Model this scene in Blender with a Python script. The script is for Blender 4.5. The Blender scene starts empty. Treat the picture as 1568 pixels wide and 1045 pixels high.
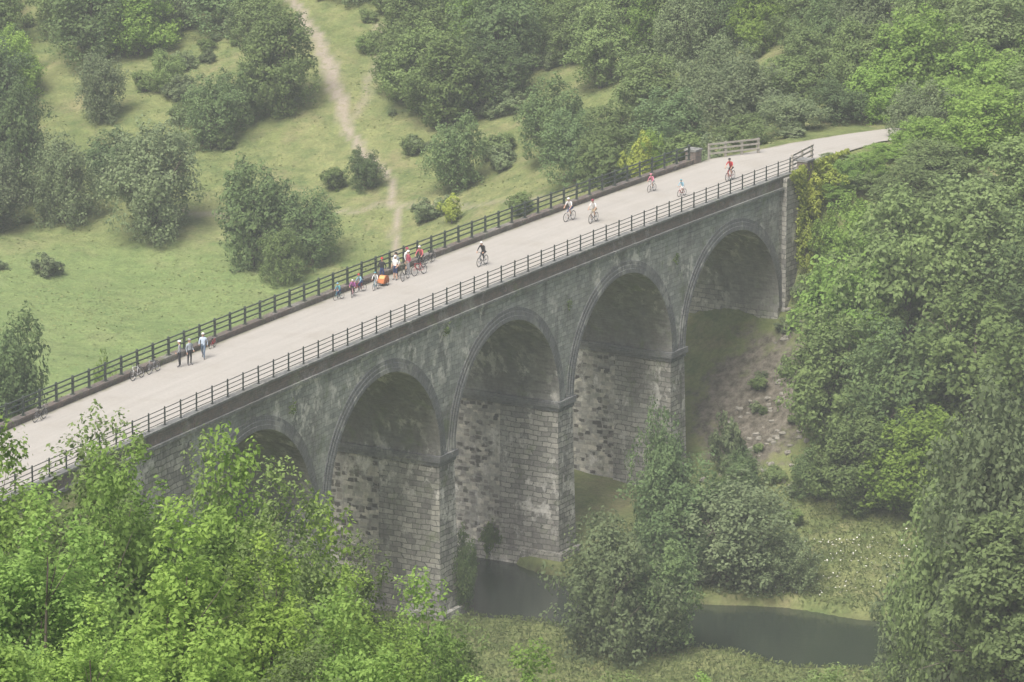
import bpy, bmesh, math, random
import numpy as np
from mathutils import Vector, Matrix
random.seed(4); np.random.seed(4)
sc = bpy.context.scene
col = sc.collection
HAZE = True

# ------------------------------------------------------------------ materials
def newmat(name):
    m = bpy.data.materials.new(name); m.use_nodes = True
    nt = m.node_tree; nt.nodes.clear()
    out = nt.nodes.new('ShaderNodeOutputMaterial')
    return m, nt, out
def N(nt, t, **k):
    n = nt.nodes.new(t)
    for a, b in k.items(): setattr(n, a, b)
    return n
def L(nt, a, b): nt.links.new(a, b)
def rgb(c): return (c[0], c[1], c[2], 1.0)
def mix(nt, fac, a, b, mode='MIX'):
    n = nt.nodes.new('ShaderNodeMix'); n.data_type = 'RGBA'; n.blend_type = mode
    for sock, val in ((n.inputs[0], fac), (n.inputs[6], a), (n.inputs[7], b)):
        if hasattr(val, 'links'): nt.links.new(val, sock)
        else: sock.default_value = val if not isinstance(val, tuple) else rgb(val)
    return n.outputs[2]
def noise(nt, vec, scale, detail=4, rough=.55):
    n = N(nt, 'ShaderNodeTexNoise'); n.inputs['Scale'].default_value = scale
    n.inputs['Detail'].default_value = detail; n.inputs['Roughness'].default_value = rough
    if vec is not None: L(nt, vec, n.inputs['Vector'])
    return n.outputs['Fac']
def ramp(nt, fac, a, b):
    n = N(nt, 'ShaderNodeMapRange'); n.inputs[1].default_value = a; n.inputs[2].default_value = b
    L(nt, fac, n.inputs[0]); return n.outputs[0]
def mul(nt, a, b):
    n = N(nt, 'ShaderNodeMath', operation='MULTIPLY')
    for s, v in ((n.inputs[0], a), (n.inputs[1], b)):
        if hasattr(v, 'links'): L(nt, v, s)
        else: s.default_value = v
    return n.outputs[0]
def mapping(nt, vec, scale):
    n = N(nt, 'ShaderNodeMapping'); n.inputs['Scale'].default_value = scale
    L(nt, vec, n.inputs['Vector']); return n.outputs[0]
def finish(nt, out, colr, rough=.8, bump=None, bs=.3, bd=.1, spec=.3, metal=0):
    p = N(nt, 'ShaderNodeBsdfPrincipled')
    if hasattr(colr, 'links'): L(nt, colr, p.inputs['Base Color'])
    else: p.inputs['Base Color'].default_value = rgb(colr)
    p.inputs['Roughness'].default_value = rough
    p.inputs['Specular IOR Level'].default_value = spec
    p.inputs['Metallic'].default_value = metal
    if bump is not None:
        b = N(nt, 'ShaderNodeBump'); b.inputs['Strength'].default_value = bs
        b.inputs['Distance'].default_value = bd
        L(nt, bump, b.inputs['Height']); L(nt, b.outputs[0], p.inputs['Normal'])
    L(nt, p.outputs[0], out.inputs[0]); return p

def simple(name, c, rough=.7, var=.25, scale=12, spec=.3, metal=0):
    m, nt, out = newmat(name)
    tc = N(nt, 'ShaderNodeTexCoord')
    f = noise(nt, tc.outputs['Object'], scale)
    dark = tuple(x*(1-var) for x in c); lite = tuple(min(1, x*(1+var)) for x in c)
    finish(nt, out, mix(nt, f, dark, lite), rough, spec=spec, metal=metal)
    return m

def masonry(name, c1, c2, mortar, bw, bh, white=.5, dark=.5, moss=.3, msz=.02, irr=.3, rubble=False):
    m, nt, out = newmat(name)
    tc = N(nt, 'ShaderNodeTexCoord'); uv = tc.outputs['UV']; ob = tc.outputs['Object']
    nz = N(nt, 'ShaderNodeTexNoise'); nz.inputs['Scale'].default_value = 1.1; nz.inputs['Detail'].default_value = 4
    L(nt, uv, nz.inputs['Vector'])
    va = N(nt, 'ShaderNodeVectorMath', operation='MULTIPLY_ADD')
    L(nt, nz.outputs['Color'], va.inputs[0]); va.inputs[1].default_value = (irr*2.2, irr*.7, 0); L(nt, uv, va.inputs[2])
    br = N(nt, 'ShaderNodeTexBrick'); L(nt, va.outputs[0], br.inputs['Vector'])
    br.inputs['Scale'].default_value = 1; br.inputs['Brick Width'].default_value = bw
    br.inputs['Row Height'].default_value = bh; br.inputs['Mortar Size'].default_value = msz
    br.inputs['Mortar Smooth'].default_value = .3
    br.inputs['Color1'].default_value = rgb(c1); br.inputs['Color2'].default_value = rgb(c2)
    br.inputs['Mortar'].default_value = rgb(mortar)
    c = br.outputs['Color']
    if rubble:      # irregular lime-washed stones, many gone black
        vm = mapping(nt, va.outputs[0], (2.0, 3.3, 1))
        vo = N(nt, 'ShaderNodeTexVoronoi', distance='CHEBYCHEV'); vo.inputs['Scale'].default_value = 1; vo.inputs['Randomness'].default_value = .75; L(nt, vm, vo.inputs['Vector'])
        sp = N(nt, 'ShaderNodeSeparateColor'); L(nt, vo.outputs['Color'], sp.inputs[0])
        ad = N(nt, 'ShaderNodeMath', operation='ADD'); L(nt, sp.outputs[0], ad.inputs[0]); L(nt, mul(nt, noise(nt, ob, .45, 4, .6), 1.5), ad.inputs[1])
        k = ramp(nt, ad.outputs[0], .95, 1.5)
        c = mix(nt, k, c1, c2)
        c = mix(nt, mul(nt, ramp(nt, vo.outputs['Distance'], .36, .5), .8), c, mortar)
        cc = mix(nt, sp.outputs[1], (.65, .65, .65), (1.15, 1.12, 1.05))
        c = mix(nt, 1.0, c, cc, 'MULTIPLY')
    big = noise(nt, ob, .17, 5, .62)
    c = mix(nt, mul(nt, ramp(nt, big, .5, .64), dark), c, (.15, .145, .13))
    lt = noise(nt, ob, .23, 6, .65)
    c = mix(nt, mul(nt, ramp(nt, lt, .55, .7), .45), c, (.45, .455, .42))
    stre = noise(nt, mapping(nt, ob, (.6, .6, .08)), 1.5, 6, .7)
    c = mix(nt, mul(nt, ramp(nt, stre, .5, .68), dark), c, (.09, .092, .088))
    w = noise(nt, mapping(nt, ob, (1, 1, .75)), .9, 8, .72)
    w2 = noise(nt, ob, .2, 2, .5)
    wf = mul(nt, ramp(nt, w, .52, .6), ramp(nt, w2, .44, .56))
    c = mix(nt, mul(nt, wf, white), c, (.70, .69, .64))
    ms = noise(nt, ob, .6, 7, .72)
    c = mix(nt, mul(nt, ramp(nt, ms, .55, .67), moss), c, (.15, .20, .085))
    fine = noise(nt, ob, 5, 5, .75)
    c = mix(nt, .65, c, mix(nt, fine, (.08, .08, .08), (1.92, 1.92, 1.92)), 'MULTIPLY')
    hgt = N(nt, 'ShaderNodeMath', operation='SUBTRACT'); L(nt, mul(nt, fine, .5), hgt.inputs[0]); L(nt, br.outputs['Fac'], hgt.inputs[1])
    finish(nt, out, c, .9, hgt.outputs[0], .7, .06, .15)
    return m

M_SPAN = masonry('limestone_spandrel', (.43, .445, .415), (.26, .275, .26), (.23, .24, .225), .62, .33, .85, .55, .5)
M_PIER = masonry('limestone_pier', (.45, .44, .39), (.22, .22, .20), (.14, .145, .135), .75, .38, .75, .55, .45, .035, .4)
M_PIERF = masonry('limestone_patched', (.58, .57, .52), (.10, .097, .092), (.45, .45, .42), .55, .36, .9, .35, .3, .05, .18, True)
M_RING = masonry('blue_brick_ring', (.20, .21, .215), (.13, .135, .14), (.24, .245, .24), .45, .15, .35, .3, .25, .012)
M_SOF = masonry('brick_soffit', (.31, .31, .285), (.18, .185, .17), (.24, .24, .225), .5, .2, .75, .65, .6)
M_COPE = masonry('brick_parapet', (.24, .245, .235), (.16, .165, .16), (.19, .195, .19), .45, .15, .35, .5, .45)
M_COPE2 = masonry('red_brick_parapet', (.22, .165, .14), (.15, .13, .12), (.17, .165, .15), .45, .15, .2, .4, .55)

# ------------------------------------------------------------------ mesh builder
class MB:
    def __init__(s): s.v = []; s.f = []; s.m = []; s.uv = []
    def add(s, vs, fs, mat=0, uvs=None):
        o = len(s.v); s.v.extend([tuple(p) for p in vs])
        for i, f in enumerate(fs):
            s.f.append(tuple(o+a for a in f)); s.m.append(mat)
            if uvs is not None: s.uv.append([uvs[a] for a in f])
            else: s.uv.append([(0, 0)]*len(f))
    def grid(s, rows, mat=0, uvs=None):
        nr = len(rows); nc = len(rows[0]); vs = [p for r in rows for p in r]
        fs = [(i*nc+j, i*nc+j+1, (i+1)*nc+j+1, (i+1)*nc+j) for i in range(nr-1) for j in range(nc-1)]
        s.add(vs, fs, mat, [u for r in uvs for u in r] if uvs else None)
    def tube(s, pts, rads, mat=0, n=6):
        pts = [Vector(p) for p in pts]; rows = []
        for i, p in enumerate(pts):
            d = (pts[min(i+1, len(pts)-1)]-pts[max(i-1, 0)])
            if d.length < 1e-9: d = Vector((0, 0, 1))
            d.normalize(); a = d.orthogonal().normalized()
            if i and abs(a.dot(pa)) < .99:
                a = (pa-d*pa.dot(d)).normalized()
            pa = a; b = d.cross(a)
            rows.append([p+(a*math.cos(t)+b*math.sin(t))*rads[i] for t in [2*math.pi*k/n for k in range(n)]])
        vs = [q for r in rows for q in r]
        fs = [(i*n+k, i*n+(k+1) % n, (i+1)*n+(k+1) % n, (i+1)*n+k) for i in range(len(pts)-1) for k in range(n)]
        fs.append(tuple(range(n-1, -1, -1))); fs.append(tuple((len(pts)-1)*n+k for k in range(n)))
        s.add(vs, fs, mat)
    def ball(s, c, r, mat=0, seg=12, ring=8, fn=None, zmin=-1.1):
        vs = []; fs = []
        for i in range(ring+1):
            ph = math.pi*i/ring
            for j in range(seg):
                th = 2*math.pi*j/seg
                d = Vector((math.sin(ph)*math.cos(th), math.sin(ph)*math.sin(th), max(zmin, math.cos(ph))))
                k = fn(d) if fn else 1
                vs.append((c[0]+d.x*r[0]*k, c[1]+d.y*r[1]*k, c[2]+d.z*r[2]*k))
        for i in range(ring):
            for j in range(seg):
                fs.append((i*seg+j, i*seg+(j+1) % seg, (i+1)*seg+(j+1) % seg, (i+1)*seg+j))
        s.add(vs, fs, mat)
    def box(s, c, d, mat=0, M=None):
        vs = []
        for x in (-1, 1):
            for y in (-1, 1):
                for z in (-1, 1):
                    p = Vector((x*d[0]/2, y*d[1]/2, z*d[2]/2))
                    if M: p = M @ p
                    vs.append(p+Vector(c))
        s.add(vs, [(0, 1, 3, 2), (4, 6, 7, 5), (0, 4, 5, 1), (2, 3, 7, 6), (0, 2, 6, 4), (1, 5, 7, 3)], mat)
    def torus(s, c, R, r, mat=0, n=28, k=6):
        vs = []; fs = []
        for i in range(n):
            a = 2*math.pi*i/n
            for j in range(k):
                b = 2*math.pi*j/k; q = R+r*math.cos(b)
                vs.append((c[0]+q*math.cos(a), c[1]+r*math.sin(b), c[2]+q*math.sin(a)))
        for i in range(n):
            for j in range(k):
                fs.append((i*k+j, i*k+(j+1) % k, ((i+1) % n)*k+(j+1) % k, ((i+1) % n)*k+j))
        s.add(vs, fs, mat)
    def mesh(s, name, mats, smooth=False):
        me = bpy.data.meshes.new(name); me.from_pydata(s.v, [], s.f)
        for m in mats: me.materials.append(m)
        me.polygons.foreach_set('material_index', s.m)
        ul = me.uv_layers.new(name='UVMap')
        ul.data.foreach_set('uv', [c for f in s.uv for u in f for c in u])
        if smooth: me.polygons.foreach_set('use_smooth', [True]*len(s.f))
        me.update(); return me
    def obj(s, name, mats, parent=None, smooth=False):
        o = bpy.data.objects.new(name, s.mesh(name, mats, smooth)); col.objects.link(o)
        if parent: o.parent = parent
        return o
def empty(name, loc=(0, 0, 0), rotz=0, scale=1):
    e = bpy.data.objects.new(name, None); e.location = loc; e.rotation_euler = (0, 0, rotz)
    e.scale = (scale,)*3; e.empty_display_size = .3; col.objects.link(e); return e

# ------------------------------------------------------------------ viaduct axis
TH0 = math.radians(29); K = math.radians(.06); X0, Y0 = -6.04, 309.4
def th(s): return TH0+K*s
def P(s, t, z=0.0):
    a = th(s)
    return Vector((X0+(math.cos(TH0)-math.cos(a))/K - t*math.cos(a),
                   Y0+(math.sin(a)-math.sin(TH0))/K + t*math.sin(a), z))
ROADZ = -.4
S0, S1 = -95.0, 50.0
ext = [(21.2, 355.0), (24.4, 359.3), (28.4, 363.4), (33.5, 366.8), (40, 369.5), (50, 372), (70, 378), (100, 392), (140, 410)]

# ------------------------------------------------------------------ terrain
cp = np.array([
 (0,0,69.5),(-60,0,70),(60,0,69),(-110,0,72),(110,0,70),(0,-20,72),
 (0,40,53),(-60,40,55),(60,40,54),(0,85,38),(-50,85,40),(50,85,41),(0,130,22.5),(-45,130,25),(45,130,27),
 (0,200,-2),(-40,200,4),(40,200,6),(0,250,-16.5),(20,250,-13),(40,240,-2),(60,250,6),(100,250,22),(-100,200,14),(-100,250,6),
 (0,275,-21.4),(25,275,-20.5),(0,289,-22.1),(15,288,-22.1),(30,285,-21.6),(45,285,-16),(-15,275,-20),(-30,262,-10),(-40,250,-4),(-60,240,3),(-60,280,-8),(-45,290,-15),
 (-60,310,-15),(-30,305,-21),(-15,300,-21.8),(0,300,-22),(-10,305,-22),(15,313,-21.7),(24,312,-21.4),(24,318,-21.3),(32,310,-21.2),(45,312,-17),(60,300,-8),(90,300,6),
 (25,326,-19.8),(30,335,-13.5),(27,344,-8.5),(20,344.5,-12.5),(13,334,-20.5),(8,334,-20.8),(2,328,-21),(9,346,-16.5),(14,352,-10.5),(12,362,-8),(-10,330,-21.5),
 (30,352,-2.5),(37,346,-3),(45,350,1),(60,350,6),(90,350,16),(45,330,-9),(60,330,0),
 (27,363,-.5),(33,367,0),(20,366,-1.8),(10,373,-7),(0,385,-12),(-10,400,-14),(-10,388,-16),(-20,370,-18.5),(-40,370,-19),(-60,370,-18),(-90,370,-14),
 (-20,345,-20.5),(-50,340,-20),(-30,400,-16.5),(-60,400,-16),(-90,400,-10),(-20,430,-7),(-60,440,-8),(-90,450,2),(0,430,-5),(20,400,-2),(40,400,3),(70,400,12),
 (30,440,8),(0,470,5),(-60,490,6),(-30,490,6),(60,470,20),(0,560,32),(-90,560,30),(90,560,50),(110,440,30),(-110,500,14),(0,620,48),(-110,620,46),(110,620,66)], float)
def U(r2): return np.where(r2 > 1e-9, r2*np.log(np.maximum(r2, 1e-9)), 0.0)
n = len(cp); pts = cp[:, :2]/100.0
A = np.zeros((n+3, n+3)); d2 = ((pts[:, None]-pts[None])**2).sum(-1)
A[:n, :n] = U(d2)+np.eye(n)*.0008; A[:n, n] = 1; A[:n, n+1:] = pts; A[n, :n] = 1; A[n+1:, :n] = pts.T
wts = np.linalg.solve(A, np.concatenate([cp[:, 2], [0, 0, 0]]))

def seg_dist(x, y, poly):
    d = np.full(x.shape, 1e9)
    for (ax, ay), (bx, by) in zip(poly[:-1], poly[1:]):
        vx, vy = bx-ax, by-ay; tt = np.clip(((x-ax)*vx+(y-ay)*vy)/(vx*vx+vy*vy), 0, 1)
        d = np.minimum(d, np.hypot(x-ax-tt*vx, y-ay-tt*vy))
    return d
def sstep(a, b, x):
    t = np.clip((x-a)/(b-a), 0, 1); return t*t*(3-2*t)
RIVER = [(140, 270), (90, 283), (60, 291), (40, 294), (25, 297.6), (12, 302.2), (2.5, 308.0), (-6, 315), (-18, 328), (-40, 338), (-80, 348), (-160, 360)]
ROAD_R = [tuple(P(s, 0)[:2]) for s in (54,)]+ext[1:]
ROAD_L = [tuple(P(s, 0)[:2]) for s in range(-48, -100, -8)]
PATH = [(-9.5, 380), (-10.1, 391), (-10.5, 401), (-11.4, 407.5), (-13.3, 411.5), (-15.3, 417.5), (-16.1, 422), (-17.7, 431.5), (-18.9, 437.5), (-20.7, 444), (-23, 455), (-20, 475)]
PATH2 = [(-15.3, 417.5), (-13.6, 424), (-12.5, 433), (-13, 440)]
TRACK = [(-30, 405), (-20, 401.5), (-10.5, 401), (-5, 396), (0, 391), (3, 388), (9, 380)]
def terr(x, y):
    x = np.asarray(x, float); y = np.asarray(y, float)
    cx = np.clip(x, -110, 110)/100; cy = np.clip(y, -20, 620)/100
    z = wts[n]+wts[n+1]*cx+wts[n+2]*cy
    for i in range(n): z = z+wts[i]*U((cx-pts[i, 0])**2+(cy-pts[i, 1])**2)
    z = z+np.clip(y-620, 0, 400)*.15+np.clip(np.abs(x)-110, 0, 300)*.06
    z = z+.28*np.sin(x*.31+1.3*np.sin(y*.17))*np.sin(y*.27+.9*np.sin(x*.21))+.1*np.sin(x*1.1+y*.7)*np.sin(y*1.3-x*.4)
    dr = seg_dist(x, y, RIVER)
    fl = 1-sstep(5, 15, dr)
    z = z*(1-fl*.85)+(-22.15)*fl*.85
    bank = 1-sstep(5.3, 6.6, dr+.5*np.sin(x*.6)+.4*np.sin(y*.9))
    z = z*(1-bank)+(-24.2)*bank
    for rd in (ROAD_R, ROAD_L):
        d = seg_dist(x, y, rd); f = 1-sstep(3.8, 9.5, d); z = z*(1-f)+(ROADZ-.1)*f
    return z
def tz(x, y): return float(terr(np.array([x]), np.array([y]))[0])
def axis(segs):
    a = []
    for s, e, st in segs: a += list(np.arange(s, e, st))
    return np.array(a)
xs = axis([(-3000, -400, 260), (-400, -120, 28), (-120, -60, 4), (-60, 60, .6), (60, 120, 4), (120, 400, 28), (400, 3001, 260)])
ys = axis([(-1500, -100, 200), (-100, 0, 20), (0, 240, 3), (240, 285, 1.5), (285, 460, .6), (460, 560, 3), (560, 800, 20), (800, 4001, 320)])
XX, YY = np.meshgrid(xs, ys); ZZ = terr(XX, YY)
nx, ny = len(xs), len(ys)
me = bpy.data.meshes.new('ground')
co = np.stack([XX, YY, ZZ], -1).reshape(-1, 3)
idx = np.arange(nx*ny).reshape(ny, nx)
q = np.stack([idx[:-1, :-1], idx[:-1, 1:], idx[1:, 1:], idx[1:, :-1]], -1).reshape(-1, 4)
def np_mesh(me, co, q):
    me.vertices.add(len(co)); me.vertices.foreach_set('co', co.astype(np.float32).ravel())
    me.loops.add(q.size); me.loops.foreach_set('vertex_index', q.astype(np.int32).ravel())
    me.polygons.add(len(q)); me.polygons.foreach_set('loop_start', np.arange(0, q.size, 4, dtype=np.int32))
    me.update(calc_edges=True)
np_mesh(me, co, q)
me.polygons.foreach_set('use_smooth', np.ones(len(q), bool))
def fattr(me, name, arr, dom='POINT'):
    a = me.attributes.new(name, 'FLOAT', dom); a.data.foreach_set('value', np.asarray(arr, np.float32).ravel())
fx, fy = XX, YY
wob = .25*np.sin(fy*.8)+.2*np.sin(fx*1.7)
wid = np.interp(fy, [380, 405, 418, 432, 445], [.4, .42, .65, .95, .6])
pth = 1-sstep(wid*.5, wid*1.1, seg_dist(fx+wob*.6, fy, PATH))
pth = np.maximum(pth, .5*(1-sstep(.2, .7, seg_dist(fx+wob, fy, PATH2))))
pth = np.maximum(pth, .55*(1-sstep(.15, .6, seg_dist(fx, fy+wob, TRACK))))
fattr(me, 'path', pth)
scr = np.exp(-(((fx-18.5)/6.2)**2+((fy-339)/9.5)**2))
fattr(me, 'scree', scr)
fattr(me, 'mud', 1-sstep(5.0, 6.2, seg_dist(fx, fy, RIVER)))
mead = sstep(-8, -25, fx)*sstep(340, 360, fy)*(1-sstep(392, 405, fy))
fattr(me, 'meadow', mead)

gm, nt, out = newmat('grass_ground')
tc = N(nt, 'ShaderNodeTexCoord'); ob = tc.outputs['Object']
def at(nt, nm):
    a = N(nt, 'ShaderNodeAttribute'); a.attribute_name = nm; return a.outputs['Fac']
c = mix(nt, ramp(nt, noise(nt, ob, .09, 5, .6), .35, .65), (.155, .19, .07), (.215, .235, .10))
c = mix(nt, ramp(nt, noise(nt, ob, .5, 6, .65), .45, .7), c, (.105, .15, .055))
c = mix(nt, mul(nt, ramp(nt, noise(nt, ob, .22, 6, .7), .52, .68), .6), c, (.26, .23, .13))
c = mix(nt, mul(nt, at(nt, 'meadow'), .6), c, (.17, .25, .09))
c = mix(nt, .7, c, mix(nt, noise(nt, ob, 3.5, 5, .7), (.3, .3, .3), (1.7, 1.7, 1.7)), 'MULTIPLY')
c = mix(nt, .6, c, mix(nt, noise(nt, ob, .9, 4, .7), (.35, .35, .35), (1.6, 1.6, 1.6)), 'MULTIPLY')
sf = N(nt, 'ShaderNodeMath', operation='ADD'); L(nt, at(nt, 'scree'), sf.inputs[0]); L(nt, mul(nt, noise(nt, ob, .45, 7, .75), 1.3), sf.inputs[1])
earth = mix(nt, ramp(nt, noise(nt, ob, 1.6, 7, .75), .38, .66), (.06, .055, .04), (.22, .20, .165))
c = mix(nt, ramp(nt, sf.outputs[0], 1.2, 1.4), c, earth)
c = mix(nt, at(nt, 'mud'), c, (.06, .055, .035))
pf = mul(nt, at(nt, 'path'), ramp(nt, noise(nt, ob, 1.5, 4, .6), .2, .5))
c = mix(nt, pf, c, mix(nt, noise(nt, ob, 2, 4), (.27, .235, .18), (.38, .34, .28)))
finish(nt, out, c, .95, noise(nt, ob, 2.5, 7, .7), .8, .35, .1)
me.materials.append(gm)
ground = bpy.data.objects.new('ground', me); col.objects.link(ground)

# water
wm, nt, out = newmat('river_water')
tc = N(nt, 'ShaderNodeTexCoord')
finish(nt, out, mix(nt, noise(nt, tc.outputs['Object'], .3), (.018, .027, .02), (.034, .042, .03)), .12,
       noise(nt, mapping(nt, tc.outputs['Object'], (1, 2.2, 1)), 1.6, 4), .2, .06, .5)
b = MB(); rows = []
rp = [Vector((a, c_, 0)) for a, c_ in RIVER]
for i, p in enumerate(rp):
    d = (rp[min(i+1, len(rp)-1)]-rp[max(i-1, 0)]).normalized(); nn = Vector((-d.y, d.x, 0))
    rows.append([p+nn*k+Vector((0, 0, -22.75)) for k in (-9, 0, 9)])
b.grid(rows); b.obj('river_water', [wm])

# ------------------------------------------------------------------ viaduct
via = empty('stone_viaduct', (0, 0, 0))
TN, TF = -4.6, 4.8
ZS = -10.4; R = 7.5; RE = 8.38; TOP = -.95
ARCH = [3.4+17.1*i for i in range(-2, 3)]
def sweep(b, s0, s1, t0, t1, z0, z1, mat=0, step=1.5, wob=0):
    k = max(1, int(round((s1-s0)/step))); rows = []; uvs = []
    prof = [(t0, z0), (t0, z1), (t1, z1), (t1, z0), (t0, z0)]
    cum = [0, abs(z1-z0), abs(z1-z0)+abs(t1-t0), 2*abs(z1-z0)+abs(t1-t0), 2*abs(z1-z0)+2*abs(t1-t0)]
    for i in range(k+1):
        s = s0+(s1-s0)*i/k
        dz = wob*math.sin(s*1.9)*math.sin(s*.37)
        rows.append([P(s, t, z+dz) for t, z in prof]); uvs.append([(s, c_) for c_ in cum])
    b.grid(rows, mat, uvs)
    for s in (s0, s1):
        b.add([P(s, t, z) for t, z in prof[:4]], [(0, 1, 2, 3)], mat, [(t, z) for t, z in prof[:4]])
# spandrels
b = MB()
for side, T in ((-1, TN), (1, TF)):
    for a in ARCH:
        rows = []; uvs = []
        for i in range(61):
            ds = -8.55+17.1*i/60
            zb = ZS+math.sqrt(max(0, (RE-.04)**2-ds*ds)) if abs(ds) < RE-.04 else ZS
            rows.append([P(a+ds, T, zb+(TOP-zb)*j/5) for j in range(6)])
            uvs.append([(a+ds, zb+(TOP-zb)*j/5) for j in range(6)])
        b.grid(rows, 0, uvs)
b.obj('spandrel_walls', [M_SPAN], via)
# rings + soffits
b = MB(); b2 = MB()
for a in ARCH:
    angs = [math.pi*i/48 for i in range(49)]
    for T, T2 in ((TN-.13, TN+.02), (TF+.13, TF-.02)):
        rows = []; uvs = []
        for g in angs:
            rr = [R, R+.29, R+.31, R+.6, R+.62, RE]
            tt = [0, 0, .035, .035, .07, .07]
            sg = 1 if T < 0 else -1
            row = [P(a-r*math.cos(g), T+sg*o, ZS+r*math.sin(g)) for r, o in zip(rr, tt)]
            row.append(P(a-RE*math.cos(g), T2, ZS+RE*math.sin(g)))
            rows.append(row); uvs.append([(r-R, g*8) for r in rr]+[(RE-R+.1, g*8)])
        b.grid(rows, 0, uvs)
    for (ta, tb, rr, mi) in ((TN-.13, .15, R, 0), (.15, TF+.13, R+.1, 0)):
        rows = []; uvs = []
        for g in angs:
            rows.append([P(a-rr*math.cos(g), t, ZS+rr*math.sin(g)) for t in np.linspace(ta, tb, 5)])
            uvs.append([(t, g*R) for t in np.linspace(ta, tb, 5)])
        b2.grid(rows, mi, uvs)
    rows = [[P(a-r*math.cos(g), .15, ZS+r*math.sin(g)) for r in (R, R+.1)] for g in angs]
    b2.grid(rows, 0, [[(0, g*8), (.1, g*8)] for g in angs])
b.obj('arch_rings', [M_RING], via); b2.obj('arch_soffits', [M_SOF], via)
# piers
b = MB(); bi = MB()
def pier(b, s, hw, hb, t0, t1, tb0, tb1, z1, z0, mat):
    top = [(s-hw, t0), (s+hw, t0), (s+hw, t1), (s-hw, t1)]; bot = [(s-hb, tb0), (s+hb, tb0), (s+hb, tb1), (s-hb, tb1)]
    for i in range(4):
        j = (i+1) % 4
        rows = []; uvs = []
        for k in range(7):
            f = k/6; z = z1+(z0-z1)*f
            p = (top[i][0]*(1-f)+bot[i][0]*f, top[i][1]*(1-f)+bot[i][1]*f)
            q_ = (top[j][0]*(1-f)+bot[j][0]*f, top[j][1]*(1-f)+bot[j][1]*f)
            rows.append([P(p[0], p[1], z), P(q_[0], q_[1], z)])
            o_ = s*3.1
            uvs.append([((p[0] if i % 2 == 0 else p[1])+o_, z), ((q_[0] if i % 2 == 0 else q_[1])+o_, z)])
        b.grid(rows, mat, uvs)
PS = [a+8.55 for a in ARCH[:-1]]
for s in PS:
    pier(b, s, 1.06, 1.36, TN, .15, TN-.3, .15, ZS-.3, -25, 0)
    pier(b, s, .86, 1.1, .15, TF, .15, TF+.3, ZS-.3, -25, 1)
    pier(b, s, 1.5, 1.62, TN-.55, TF+.55, TN-.65, TF+.65, -21.6, -25, 0)
    sweep(b, s-1.5, s+1.5, TN-.55, TF+.55, -21.65, -21.55, 0)
    # impost bands (two mouldings)
    sweep(bi, s-1.3, s+1.3, TN-.22, .33, ZS-.4, ZS+.05, 0)
    sweep(bi, s-1.1, s+1.1, .33, TF+.22, ZS-.4, ZS+.05, 0)
    sweep(bi, s-1.17, s+1.17, TN-.1, .24, ZS-.68, ZS-.4, 0)
    sweep(bi, s-.98, s+.98, .24, TF+.1, ZS-.68, ZS-.4, 0)
# abutments
sa = ARCH[-1]+R; sb = ARCH[0]-R
sweep(b, sa, 56, TN, TF, -17, TOP, 0)
sweep(b, sa+.5, sa+2.6, TN-.4, TN+.1, -17, -.2, 0)
sweep(b, sb-45, sb, TN, TF, -25, TOP, 0)
b.obj('piers_and_abutments', [M_PIER, M_PIERF], via); bi.obj('impost_bands', [M_RING], via)
# parapets
b = MB()
for T, o, mt in ((TN, -1, 0), (TF, 1, 1)):
    e0, e1 = -92, (48.5 if o < 0 else 47.5)
    def tt(a, b_): return (min(T+o*a, T+o*b_), max(T+o*a, T+o*b_))
    t0, t1 = tt(.2, -.3); sweep(b, e0, e1, t0, t1, -1.1, -.9, 0)
    t0, t1 = tt(.02, -.38); sweep(b, e0, e1, t0, t1, -.9, -.14, 1)
    t0, t1 = tt(.1, -.46); sweep(b, e0, e1, t0, t1, -.14, 0, mt, 1.0, .012)
# weathered brown brick section of the parapet, and end pillars
sweep(b, -38, -30, TN-.06, TN+.1, -.88, -.16, 1)
for s, T in ((48.2, TF), (49.3, TN)):
    sweep(b, s-.5, s+.5, T-.45, T+.45, -.95, .55, 1); sweep(b, s-.58, s+.58, T-.53, T+.53, .55, .7, 0)
b.obj('parapets', [M_COPE, M_COPE2], via)
# road
rm, nt, out = newmat('gravel_road')
tc = N(nt, 'ShaderNodeTexCoord'); uv = tc.outputs['UV']; ob = tc.outputs['Object']
c = mix(nt, noise(nt, mapping(nt, uv, (.06, 1.3, 1)), 1.2, 5, .6), (.28, .268, .245), (.40, .385, .355))
c = mix(nt, .5, c, mix(nt, noise(nt, ob, 5, 6, .75), (.6, .6, .6), (1.4, 1.4, 1.4)), 'MULTIPLY')
c = mix(nt, mul(nt, ramp(nt, noise(nt, ob, .35, 5, .6), .5, .75), .4), c, (.25, .23, .19))
sx = N(nt, 'ShaderNodeSeparateXYZ'); L(nt, uv, sx.inputs[0])
ab = N(nt, 'ShaderNodeMath', operation='ABSOLUTE'); L(nt, sx.outputs[1], ab.inputs[0])
ed = N(nt, 'ShaderNodeMath', operation='ADD'); L(nt, ab.outputs[0], ed.inputs[0]); L(nt, noise(nt, ob, 1.3, 4), ed.inputs[1])
c = mix(nt, mul(nt, ramp(nt, ed.outputs[0], 4.35, 4.9), .7), c, (.15, .15, .085))
finish(nt, out, c, .95, noise(nt, ob, 12, 4), .3, .02, .1)
b = MB(); rows = []; uvs = []
for s in np.arange(S0, S1+.1, 1.0):
    ts = np.linspace(TN+.36, TF-.36, 9)
    rows.append([P(s, t, ROADZ+.03*(1-(t/4)**2)) for t in ts]); uvs.append([(s, t-.1) for t in ts])
prev = P(S1, 0)
hw0 = 4.3; ss = S1
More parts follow.
